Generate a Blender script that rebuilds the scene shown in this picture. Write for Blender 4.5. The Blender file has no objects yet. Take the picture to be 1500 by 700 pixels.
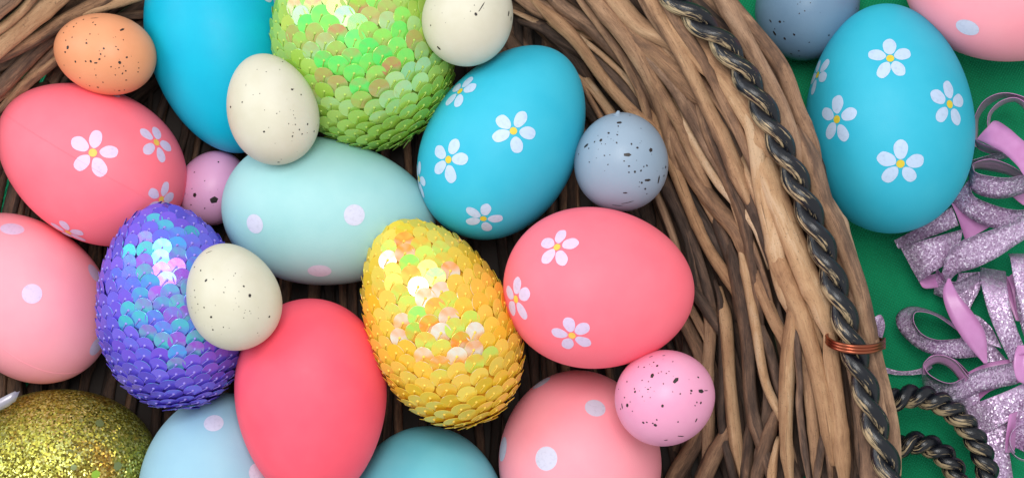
import bpy, math, random
import numpy as np
from mathutils import Vector, Matrix

random.seed(7)
S = 0.00022            # metres per layout unit (one unit is one photo pixel on the plane z = ZR)
D, ZR, CX, CY = 2600.0, 120.0, 750.0, 350.0
scene = bpy.context.scene
col = scene.collection

# ------------------------------------------------------------------ camera
cam = bpy.data.cameras.new('camera')
cam.sensor_width = 36.0
cam.lens = 36.0 * D / 1500.0
cam.clip_start = 0.01
cam.clip_end = 50
camo = bpy.data.objects.new('camera', cam)
camo.location = (0, 0, (ZR + D) * S)
col.objects.link(camo)
scene.camera = camo

# ------------------------------------------------------------------ light
w = bpy.data.worlds.new('World'); scene.world = w; w.use_nodes = True
bg = w.node_tree.nodes['Background']
bg.inputs[0].default_value = (0.94, 0.97, 1.0, 1)
bg.inputs[1].default_value = 0.74


def area(name, x, y, z, sx, sy, power, colr, tx=0, ty=0):
    l = bpy.data.lights.new(name, 'AREA'); l.shape = 'RECTANGLE'
    l.size = sx * S; l.size_y = sy * S; l.energy = power; l.color = colr
    o = bpy.data.objects.new(name, l); col.objects.link(o)
    o.location = (x * S, y * S, z * S)
    d = Vector((tx * S, ty * S, 100 * S)) - o.location
    o.rotation_euler = d.to_track_quat('-Z', 'Y').to_euler()
    return o


area('softbox', -150, 900, 3700, 1300, 1600, 4.1, (1.0, 0.98, 0.95))
area('side_fill', -3600, 1500, 2600, 2200, 2200, 3.4, (0.90, 0.95, 1.0))  # added side fill without a known source, varies the sequin reflections

vs = scene.view_settings
vs.view_transform = 'Standard'; vs.look = 'None'; vs.gamma = 1; vs.exposure = 0.0
scene.render.engine = 'CYCLES'
scene.cycles.max_bounces = 12
scene.cycles.diffuse_bounces = 6


# ------------------------------------------------------------------ helpers
def P(px, py, z):
    """photo position and height -> place in the scene (layout units)"""
    f = (D - (z - ZR)) / D
    return np.array([(px - CX) * f, (CY - py) * f, z])


def lin(r, g, b):
    def c(v):
        v /= 255.0
        return v / 12.92 if v <= 0.04045 else ((v + 0.055) / 1.055) ** 2.4
    return (c(r), c(g), c(b), 1.0)


def mesh_obj(name, verts, faces, mat, parent=None, origin=None, smooth=True, uv=None, mats=None, midx=None):
    v = np.asarray(verts, float)
    org = np.zeros(3) if origin is None else np.asarray(origin, float)
    me = bpy.data.meshes.new(name)
    me.from_pydata(((v - org) * S).tolist(), [], faces)
    for m in (mats or [mat]):
        me.materials.append(m)
    if midx is not None:
        me.polygons.foreach_set('material_index', midx)
    if smooth:
        me.polygons.foreach_set('use_smooth', [True] * len(me.polygons))
    if uv is not None:
        lay = me.uv_layers.new(name='UVMap')
        li = np.empty(len(me.loops), dtype=np.int32); me.loops.foreach_get('vertex_index', li)
        if callable(uv):
            lay.data.foreach_set('uv', uv(me, li).ravel())
        else:
            lay.data.foreach_set('uv', np.asarray(uv, float)[li].ravel())
    me.update()
    o = bpy.data.objects.new(name, me); col.objects.link(o)
    if parent is not None:
        o.parent = parent
    else:
        o.location = org * S
    return o


def tag(o, label, cat, group=None):
    o['label'] = label; o['category'] = cat
    if group: o['group'] = group
    return o


def empty(name, loc):
    o = bpy.data.objects.new(name, None); col.objects.link(o)
    o.empty_display_size = 0.01
    o.location = np.asarray(loc) * S
    return o


def catmull(pts, n):
    p = np.asarray(pts, float)
    p = np.vstack([2 * p[0] - p[1], p, 2 * p[-1] - p[-2]])
    out = []
    for i in range(1, len(p) - 2):
        t = np.linspace(0, 1, n, endpoint=False)[:, None]
        a, b, c, d = p[i - 1], p[i], p[i + 1], p[i + 2]
        out.append(0.5 * ((2 * b) + (c - a) * t + (2 * a - 5 * b + 4 * c - d) * t ** 2 + (3 * b - a - 3 * c + d) * t ** 3))
    return np.vstack(out + [p[-2][None]])


def resample(p, step):
    seg = np.linalg.norm(np.diff(p, axis=0), axis=1); s = np.r_[0, np.cumsum(seg)]
    n = max(4, int(s[-1] / step)); q = np.linspace(0, s[-1], n + 1)
    return np.stack([np.interp(q, s, p[:, i]) for i in range(p.shape[1])], 1), q


def tube(path, radii, nseg, upv=(0, 0, 1), shape=None, cap=True):
    """path Nx3, radii Nx2 (half width across, half thickness); returns verts, faces, uv"""
    p = np.asarray(path); n = len(p)
    t = np.gradient(p, axis=0); t /= np.linalg.norm(t, axis=1)[:, None]
    up = np.tile(np.asarray(upv, float), (n, 1))
    side = np.cross(t, up); side /= np.linalg.norm(side, axis=1)[:, None] + 1e-9
    up = np.cross(side, t)
    ang = np.linspace(0, 2 * np.pi, nseg, endpoint=False) - np.pi / 2
    s = np.r_[0, np.cumsum(np.linalg.norm(np.diff(p, axis=0), axis=1))]
    m = np.ones((n, nseg)) if shape is None else shape(s, ang)
    v = p[:, None] + side[:, None] * (np.cos(ang)[None] * radii[:, :1] * m)[..., None] + up[:, None] * (np.sin(ang)[None] * radii[:, 1:] * m)[..., None]
    faces = []
    for i in range(n - 1):
        for j in range(nseg):
            k = (j + 1) % nseg
            faces.append((i * nseg + j, i * nseg + k, (i + 1) * nseg + k, (i + 1) * nseg + j))
    V = v.reshape(-1, 3)
    circ = 2 * np.pi * radii.mean()
    uv = np.stack([np.repeat(s / 100, nseg), np.tile((np.arange(nseg) / nseg) * circ / 100, n)], 1)
    if cap:
        faces.append(tuple(range(nseg))[::-1]); faces.append(tuple((n - 1) * nseg + j for j in range(nseg)))
    return V, faces, uv


# ------------------------------------------------------------------ materials
def newmat(name):
    m = bpy.data.materials.new(name); m.use_nodes = True
    nt = m.node_tree
    return m, nt, nt.nodes['Principled BSDF']


def N(nt, typ, **kw):
    n = nt.nodes.new(typ)
    for k, v in kw.items():
        if k.startswith('i_'):
            key = k[2:]
            n.inputs[int(key) if key.isdigit() else key].default_value = v
        else:
            setattr(n, k, v)
    return n


def ramp(nt, stops, interp='LINEAR'):
    r = nt.nodes.new('ShaderNodeValToRGB'); r.color_ramp.interpolation = interp
    e = r.color_ramp.elements
    while len(e) < len(stops): e.new(0.5)
    for x, (pos, c) in zip(e, stops):
        x.position = pos; x.color = c if len(c) == 4 else (*c, 1)
    return r


def mixc(nt, a, b, fac, blend='MIX'):
    n = nt.nodes.new('ShaderNodeMix'); n.data_type = 'RGBA'; n.blend_type = blend
    for sock, v in ((n.inputs[0], fac), (n.inputs[6], a), (n.inputs[7], b)):
        if isinstance(v, bpy.types.NodeSocket): nt.links.new(v, sock)
        else: sock.default_value = v
    return n.outputs[2]


def mathn(nt, op, a, b=0.0, clamp=False):
    n = nt.nodes.new('ShaderNodeMath'); n.operation = op; n.use_clamp = clamp
    for s_, v in ((n.inputs[0], a), (n.inputs[1], b)):
        if isinstance(v, bpy.types.NodeSocket): nt.links.new(v, s_)
        else: s_.default_value = v
    return n.outputs[0]


def egg_mat(name, rgb, rough=0.52, tint=None, mott=0.10, bump=0.09, sss=0.0):
    m, nt, b = newmat(name)
    L = nt.links.new
    tc = N(nt, 'ShaderNodeTexCoord')
    n1 = N(nt, 'ShaderNodeTexNoise', i_Scale=70.0, i_Detail=4.0)
    L(tc.outputs['Object'], n1.inputs['Vector'])
    c = lin(*rgb)
    t = lin(*tint) if tint else (c[0] * (1 - mott), c[1] * (1 - mott), c[2] * (1 - mott), 1)
    r = ramp(nt, [(0.35, (0, 0, 0)), (0.7, (1, 1, 1))])
    L(n1.outputs[0], r.inputs[0])
    base = mixc(nt, c, t, r.outputs[0])
    # tiny scuffs
    n3 = N(nt, 'ShaderNodeTexNoise', i_Scale=2600.0, i_Detail=2.0); L(tc.outputs['Object'], n3.inputs['Vector'])
    n4 = N(nt, 'ShaderNodeTexNoise', i_Scale=420.0, i_Detail=6.0, i_Roughness=0.7); L(tc.outputs['Object'], n4.inputs['Vector'])
    r4 = ramp(nt, [(0.70, (0, 0, 0)), (0.80, (0.35, 0.35, 0.35))]); L(n4.outputs[0], r4.inputs[0])
    base = mixc(nt, base, (c[0] * .7, c[1] * .7, c[2] * .7, 1), r4.outputs[0])
    L(base, b.inputs['Base Color'])
    rr = mathn(nt, 'MULTIPLY_ADD', n4.outputs[0], 0.18); rr.node.inputs[2].default_value = rough - 0.09
    L(rr, b.inputs['Roughness'])
    b.inputs['Specular IOR Level'].default_value = 0.27
    if sss:
        b.inputs['Subsurface Weight'].default_value = sss
        b.inputs['Subsurface Radius'].default_value = (1, .6, .5)
        b.inputs['Subsurface Scale'].default_value = 0.004
    bp = N(nt, 'ShaderNodeBump', i_Strength=bump, i_Distance=0.0004)
    L(n3.outputs[0], bp.inputs['Height']); L(bp.outputs[0], b.inputs['Normal'])
    return m


def flat_mat(name, rgb, rough=0.45, metal=0.0, linear=None):
    m, nt, b = newmat(name)
    b.inputs['Base Color'].default_value = linear or lin(*rgb)
    b.inputs['Roughness'].default_value = rough; b.inputs['Metallic'].default_value = metal
    return m


def print_mat(name, rgb):
    m, nt, b = newmat(name); L = nt.links.new
    tc = N(nt, 'ShaderNodeTexCoord')
    n1 = N(nt, 'ShaderNodeTexNoise', i_Scale=900.0, i_Detail=4.0); L(tc.outputs['Object'], n1.inputs['Vector'])
    r = ramp(nt, [(0.5, (0, 0, 0)), (0.72, (0.5, 0.5, 0.5))]); L(n1.outputs[0], r.inputs[0])
    c = lin(*rgb)
    L(mixc(nt, c, (c[0] * .75, c[1] * .75, c[2] * .78, 1), r.outputs[0]), b.inputs['Base Color'])
    b.inputs['Roughness'].default_value = 0.5
    return m


PRINT_WHITE = print_mat('print_white', (204, 204, 224))
PRINT_BLUE = print_mat('print_blue_white', (182, 202, 228))
PRINT_LILAC = print_mat('print_lilac', (214, 190, 220))
PRINT_YELLOW = print_mat('print_yellow', (214, 190, 50))
PRINT_ORANGE = print_mat('print_orange', (240, 190, 80))
INK = flat_mat('speckle_ink', (38, 30, 28), 0.5)


def bark_material():
    m, nt, b = newmat('willow_bark'); L = nt.links.new
    oi = N(nt, 'ShaderNodeObjectInfo')
    sep = N(nt, 'ShaderNodeSeparateColor'); L(oi.outputs['Color'], sep.inputs[0])
    uv = N(nt, 'ShaderNodeUVMap')
    rnd = mathn(nt, 'MULTIPLY', oi.outputs['Random'], 60.0)
    off = N(nt, 'ShaderNodeCombineXYZ'); L(rnd, off.inputs[2])
    add = N(nt, 'ShaderNodeVectorMath', operation='ADD'); L(uv.outputs[0], add.inputs[0]); L(off.outputs[0], add.inputs[1])

    def stretched(sx, sy, detail, rough, dist=0.0):
        mp = N(nt, 'ShaderNodeMapping'); mp.inputs['Scale'].default_value = (sx, sy, 1)
        L(add.outputs[0], mp.inputs[0])
        n = N(nt, 'ShaderNodeTexNoise', i_Scale=1.0, i_Detail=detail, i_Roughness=rough, i_Distortion=dist)
        L(mp.outputs[0], n.inputs['Vector'])
        return n.outputs[0]
    streak = stretched(1.3, 26, 6, 0.75, 0.25)
    patch = stretched(1.6, 4.5, 4, 0.6, 0.6)
    fine = stretched(7, 120, 5, 0.8)
    speck = stretched(45, 45, 3, 0.6)
    f = mathn(nt, 'MULTIPLY_ADD', streak, 0.55); f.node.inputs[2].default_value = -0.275
    g = mathn(nt, 'MULTIPLY_ADD', patch, 0.72); g.node.inputs[2].default_value = -0.36
    h = mathn(nt, 'MULTIPLY_ADD', fine, 0.6); h.node.inputs[2].default_value = -0.30
    tot = mathn(nt, 'ADD', mathn(nt, 'ADD', f, g), mathn(nt, 'ADD', h, mathn(nt, 'ADD', sep.outputs[0], 0.10)), True)
    r = ramp(nt, [(0.0, (0.030, 0.019, 0.014)), (0.22, (0.090, 0.052, 0.036)), (0.42, (0.215, 0.112, 0.062)),
                  (0.62, (0.420, 0.222, 0.110)), (0.85, (0.58, 0.345, 0.180)), (1.0, (0.68, 0.46, 0.28))])
    ar = N(nt, 'ShaderNodeAttribute', attribute_name='around')
    phs = mathn(nt, 'ADD', mathn(nt, 'MULTIPLY', ar.outputs['Fac'], 6.28318), mathn(nt, 'MULTIPLY', oi.outputs['Random'], 6.28318))
    edge = stretched(1.2, 9, 5, 0.7, 0.4)
    st = mathn(nt, 'ADD', mathn(nt, 'COSINE', phs), mathn(nt, 'MULTIPLY_ADD', edge, 3.2)); st.node.inputs[1].links[0].from_node.inputs[2].default_value = -1.6
    srm = ramp(nt, [(0.48, (0, 0, 0)), (0.58, (1, 1, 1))]); L(mathn(nt, 'MULTIPLY_ADD', st, 0.25), srm.inputs[0]); srm.inputs[0].links[0].from_node.inputs[2].default_value = 0.46
    tot = mathn(nt, 'SUBTRACT', tot, mathn(nt, 'MULTIPLY', srm.outputs[0], 0.17), True)
    L(tot, r.inputs[0])
    bw = N(nt, 'ShaderNodeHueSaturation', i_Saturation=0.5, i_Value=0.92); L(r.outputs[0], bw.inputs['Color'])
    gm = mathn(nt, 'MULTIPLY', mathn(nt, 'MULTIPLY', sep.outputs[1], 0.7), mathn(nt, 'MULTIPLY', patch, 1.4), True)
    base = mixc(nt, r.outputs[0], bw.outputs[0], gm)
    sr = ramp(nt, [(0.61, (0, 0, 0)), (0.71, (0.6, 0.6, 0.6))]); L(speck, sr.inputs[0])
    base = mixc(nt, base, (0.06, 0.04, 0.03, 1), sr.outputs[0])
    crack = stretched(0.9, 55, 3, 0.55, 0.15)
    cr_ = ramp(nt, [(0.66, (0, 0, 0)), (0.72, (0.55, 0.55, 0.55))]); L(crack, cr_.inputs[0])
    base = mixc(nt, base, (0.035, 0.024, 0.019, 1), cr_.outputs[0])
    L(base, b.inputs['Base Color'])
    b.inputs['Roughness'].default_value = 0.62
    b.inputs['Specular IOR Level'].default_value = 0.35
    hh = mathn(nt, 'ADD', mathn(nt, 'MULTIPLY', streak, 0.7), mathn(nt, 'MULTIPLY', fine, 0.5))
    hh = mathn(nt, 'SUBTRACT', hh, mathn(nt, 'MULTIPLY', sr.outputs[0], 0.4))
    hh = mathn(nt, 'SUBTRACT', hh, mathn(nt, 'MULTIPLY', cr_.outputs[0], 0.6))
    bp = N(nt, 'ShaderNodeBump', i_Strength=0.7, i_Distance=0.0010)
    L(hh, bp.inputs['Height']); L(bp.outputs[0], b.inputs['Normal'])
    return m


BARK = bark_material()


def glitter_mat(name, stops, cell=3.0, rough=0.28, spread=1.0, metal=0.85):
    m, nt, b = newmat(name); L = nt.links.new
    tc = N(nt, 'ShaderNodeTexCoord')
    v = N(nt, 'ShaderNodeTexVoronoi', i_Scale=1.0 / (cell * S)); L(tc.outputs['Object'], v.inputs['Vector'])
    nv = N(nt, 'ShaderNodeVectorMath', operation='SUBTRACT'); nv.inputs[1].default_value = (.5, .5, .5)
    L(v.outputs['Color'], nv.inputs[0])
    sc = N(nt, 'ShaderNodeVectorMath', operation='SCALE'); sc.inputs['Scale'].default_value = spread
    L(nv.outputs[0], sc.inputs[0])
    geo = N(nt, 'ShaderNodeNewGeometry')
    ad = N(nt, 'ShaderNodeVectorMath', operation='ADD'); L(geo.outputs['Normal'], ad.inputs[0]); L(sc.outputs[0], ad.inputs[1])
    nm = N(nt, 'ShaderNodeVectorMath', operation='NORMALIZE'); L(ad.outputs[0], nm.inputs[0])
    L(nm.outputs[0], b.inputs['Normal'])
    sepc = N(nt, 'ShaderNodeSeparateColor'); L(v.outputs['Color'], sepc.inputs[0])
    r = ramp(nt, stops); L(sepc.outputs[1], r.inputs[0])
    L(r.outputs[0], b.inputs['Base Color'])
    b.inputs['Metallic'].default_value = metal; b.inputs['Roughness'].default_value = rough
    return m, nt, r, tc


RIB_GLIT = glitter_mat('ribbon_glitter', [(0, lin(170, 136, 172)), (0.5, lin(200, 168, 204)), (0.85, lin(216, 192, 222)), (1, lin(250, 240, 255))], 2.0, 0.34, 0.6, 0.35)[0]


def satin_material():
    m, nt, b = newmat('ribbon_satin'); L = nt.links.new
    tc = N(nt, 'ShaderNodeTexCoord')
    n = N(nt, 'ShaderNodeTexNoise', i_Scale=300.0, i_Detail=3.0); L(tc.outputs['Object'], n.inputs['Vector'])
    L(mixc(nt, lin(196, 120, 180), lin(216, 150, 206), n.outputs[0]), b.inputs['Base Color'])
    b.inputs['Roughness'].default_value = 0.33
    b.inputs['Specular IOR Level'].default_value = 0.6
    b.inputs['Sheen Weight'].default_value = 0.25
    n2 = N(nt, 'ShaderNodeTexNoise', i_Scale=5000.0); L(tc.outputs['Object'], n2.inputs['Vector'])
    bp = N(nt, 'ShaderNodeBump', i_Strength=0.15, i_Distance=0.0003); L(n2.outputs[0], bp.inputs['Height']); L(bp.outputs[0], b.inputs['Normal'])
    return m


RIB_SATIN = satin_material()


def sequin_material(name, base_a, base_b, irid, gloss=0.5, mixf=0.2):
    """coloured translucent plastic under an interference film whose hue shifts with angle and from disc to disc"""
    m, nt, b = newmat(name); L = nt.links.new
    oi = N(nt, 'ShaderNodeObjectInfo')
    lw = N(nt, 'ShaderNodeLayerWeight', i_Blend=0.35)
    tc = N(nt, 'ShaderNodeTexCoord')
    b.inputs['Roughness'].default_value = 0.25
    b.inputs['Specular IOR Level'].default_value = 0.6
    b.inputs['Transmission Weight'].default_value = 0.0
    b.inputs['Subsurface Weight'].default_value = 0.0
    wn = N(nt, 'ShaderNodeTexWhiteNoise', noise_dimensions='1D'); L(oi.outputs['Random'], wn.inputs['W'])
    n1 = N(nt, 'ShaderNodeTexNoise', i_Scale=150.0, i_Detail=2.0); L(tc.outputs['Object'], n1.inputs['Vector'])
    v = mathn(nt, 'ADD', lw.outputs['Facing'], mathn(nt, 'MULTIPLY', wn.outputs['Value'], 0.20))
    v = mathn(nt, 'ADD', v, mathn(nt, 'MULTIPLY_ADD', n1.outputs[0], 0.12)); v.node.inputs[1].links[0].from_node.inputs[2].default_value = -0.06
    r = ramp(nt, irid); L(v, r.inputs[0])
    fm = ramp(nt, [(0.17, (0.72, 0.72, 0.72)), (0.34, (mixf, mixf, mixf))]); L(v, fm.inputs[0])
    L(mixc(nt, mixc(nt, lin(*base_a), lin(*base_b), oi.outputs['Random']), r.outputs[0], fm.outputs[0]), b.inputs['Base Color'])  # glint colours of the film put into the base colour of facing discs
    gl = N(nt, 'ShaderNodeBsdfGlossy'); gl.inputs['Roughness'].default_value = 0.23
    L(r.outputs[0], gl.inputs['Color'])
    tr = N(nt, 'ShaderNodeBsdfTranslucent'); tr.inputs['Color'].default_value = lin(*base_b)
    mx0 = N(nt, 'ShaderNodeMixShader'); mx0.inputs[0].default_value = 0.18
    L(b.outputs[0], mx0.inputs[1]); L(tr.outputs[0], mx0.inputs[2])
    mx = N(nt, 'ShaderNodeMixShader'); mx.inputs[0].default_value = gloss
    L(mx0.outputs[0], mx.inputs[1]); L(gl.outputs[0], mx.inputs[2])
    L(mx.outputs[0], nt.nodes['Material Output'].inputs[0])
    return m


# ------------------------------------------------------------------ cloth (the surface everything stands on)
def cloth_material():
    m, nt, b = newmat('green_satin_cloth'); L = nt.links.new
    tc = N(nt, 'ShaderNodeTexCoord')
    mp = N(nt, 'ShaderNodeMapping'); mp.inputs['Rotation'].default_value = (0, 0, math.radians(28)); L(tc.outputs['Object'], mp.inputs[0])
    w1 = N(nt, 'ShaderNodeTexWave', i_Scale=360.0, i_Distortion=1.2, i_Detail=1.0); L(mp.outputs[0], w1.inputs['Vector'])
    w2 = N(nt, 'ShaderNodeTexWave', i_Scale=360.0, i_Distortion=1.2, bands_direction='Y'); L(mp.outputs[0], w2.inputs['Vector'])
    n = N(nt, 'ShaderNodeTexNoise', i_Scale=60.0, i_Detail=5.0); L(tc.outputs['Object'], n.inputs['Vector'])
    weave = mathn(nt, 'MULTIPLY', w1.outputs['Fac'], w2.outputs['Fac'])
    c = mixc(nt, (0.0, 0.12, 0.044, 1), (0.0, 0.32, 0.125, 1), n.outputs[0])
    c = mixc(nt, c, (0.004, 0.34, 0.165, 1), mathn(nt, 'MULTIPLY', weave, 0.6))
    L(c, b.inputs['Base Color'])
    b.inputs['Roughness'].default_value = 0.6
    b.inputs['Specular IOR Level'].default_value = 0.15
    bp = N(nt, 'ShaderNodeBump', i_Strength=0.5, i_Distance=0.0004); L(weave, bp.inputs['Height']); L(bp.outputs[0], b.inputs['Normal'])
    return m


def build_cloth():
    n = 150
    xs = np.linspace(-2600, 2600, n); ys = np.linspace(-2200, 2200, n)
    X, Y = np.meshgrid(xs, ys)
    Z = -17 + 5.0 * np.sin(X / 170 + Y / 260) * np.sin(Y / 140 - X / 400) + 3.4 * np.sin((X * .8 + Y * .6) / 55) * np.sin(X / 210 + 1)
    V = np.stack([X, Y, Z], -1).reshape(-1, 3)
    F = [(i * n + j, i * n + j + 1, (i + 1) * n + j + 1, (i + 1) * n + j) for i in range(n - 1) for j in range(n - 1)]
    o = mesh_obj('tablecloth', V, F, cloth_material())
    o['kind'] = 'structure'
    o['label'] = 'green woven cloth under the basket and ribbons'
    return o


build_cloth()

# ------------------------------------------------------------------ basket
RIM = [(1061, 3), (1146, 94), (1195, 214), (1240, 335), (1285, 480), (1311, 610), (1320, 740), (1300, 910), (1220, 1090),
       (1050, 1240), (800, 1320), (500, 1330), (200, 1260), (-30, 1110), (-170, 850), (-205, 550), (-180, 290), (-110, 70),
       (40, -120), (280, -240), (560, -280), (830, -200), (970, -90)]
RIMC = catmull([RIM[-1]] + RIM + [RIM[0], RIM[1]], 24)[24:-24]
RIM_Z = 235.0


def rim_d(x, y):
    return np.sqrt(((RIMC - np.array([x, y])) ** 2).sum(1)).min()


def wall_z(d):
    d = max(d, 0)
    if d < 55: return RIM_Z - 12 * ((d - 30) / 30) ** 2
    return max(8.0, RIM_Z - 8 - (d - 55) * 0.78)


basket = empty('wicker_basket', (0, 0, -14))
tag(basket, 'large round brown willow basket with twisted dark metal handle, holding the eggs', 'basket')
BORG = np.array([0, 0, -14.0])
rt = random.Random(11)


def twig(path, width, tone, grey=0.3, thick=0.62, name='twig', ends=True, nseg=14):
    p, s = resample(np.asarray(path, float), 7.0)
    n = len(p); L_ = s[-1]
    ph = [rt.uniform(0, 6.28) for _ in range(8)]
    # natural waviness
    wob = np.sin(s / rt.uniform(60, 110) + ph[0]) * 1.6 + np.sin(s / rt.uniform(25, 40) + ph[1]) * 0.7
    t = np.gradient(p, axis=0); t /= np.linalg.norm(t, axis=1)[:, None]
    side = np.cross(t, [0, 0, 1]); p = p + side * wob[:, None]
    hw = width / 2 * (1 + 0.10 * np.sin(s / rt.uniform(70, 160) + ph[2]) + 0.05 * np.sin(s / rt.uniform(20, 45) + ph[3]))
    if ends:
        q = np.minimum(s, L_ - s); hw = hw * np.clip(0.45 + q / 90, 0, 1)
    for _ in range(max(1, int(L_ / 260))):                      # leaf nodes
        c = rt.uniform(0, L_); hw = hw * (1 + 0.13 * np.exp(-((s - c) / 9) ** 2))
    rad = np.stack([hw, hw * thick], 1)
    k1, k2, a1, a2 = rt.choice([2, 3]), rt.choice([4, 5]), rt.uniform(.04, .10), rt.uniform(.02, .06)

    def shape(s_, ang):
        tw = s_[:, None] / rt.uniform(260, 600)
        return 1 + a1 * np.sin(k1 * ang[None] + ph[4] + tw) + a2 * np.sin(k2 * ang[None] + ph[5] - 1.7 * tw) + 0.025 * np.sin(9 * ang[None] + s_[:, None] / 37 + ph[6])
    V, F, uv = tube(p, rad, nseg, shape=shape)
    o = mesh_obj(name, V, F, BARK, basket, BORG, uv=uv)
    at = o.data.attributes.new('around', 'FLOAT', 'POINT'); at.data.foreach_set('value', np.tile(np.arange(nseg) / nseg, len(V) // nseg).astype(np.float32))
    o.color = ((tone - .5) * 1.3 + .43, grey, 0, 1)
    return o


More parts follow.
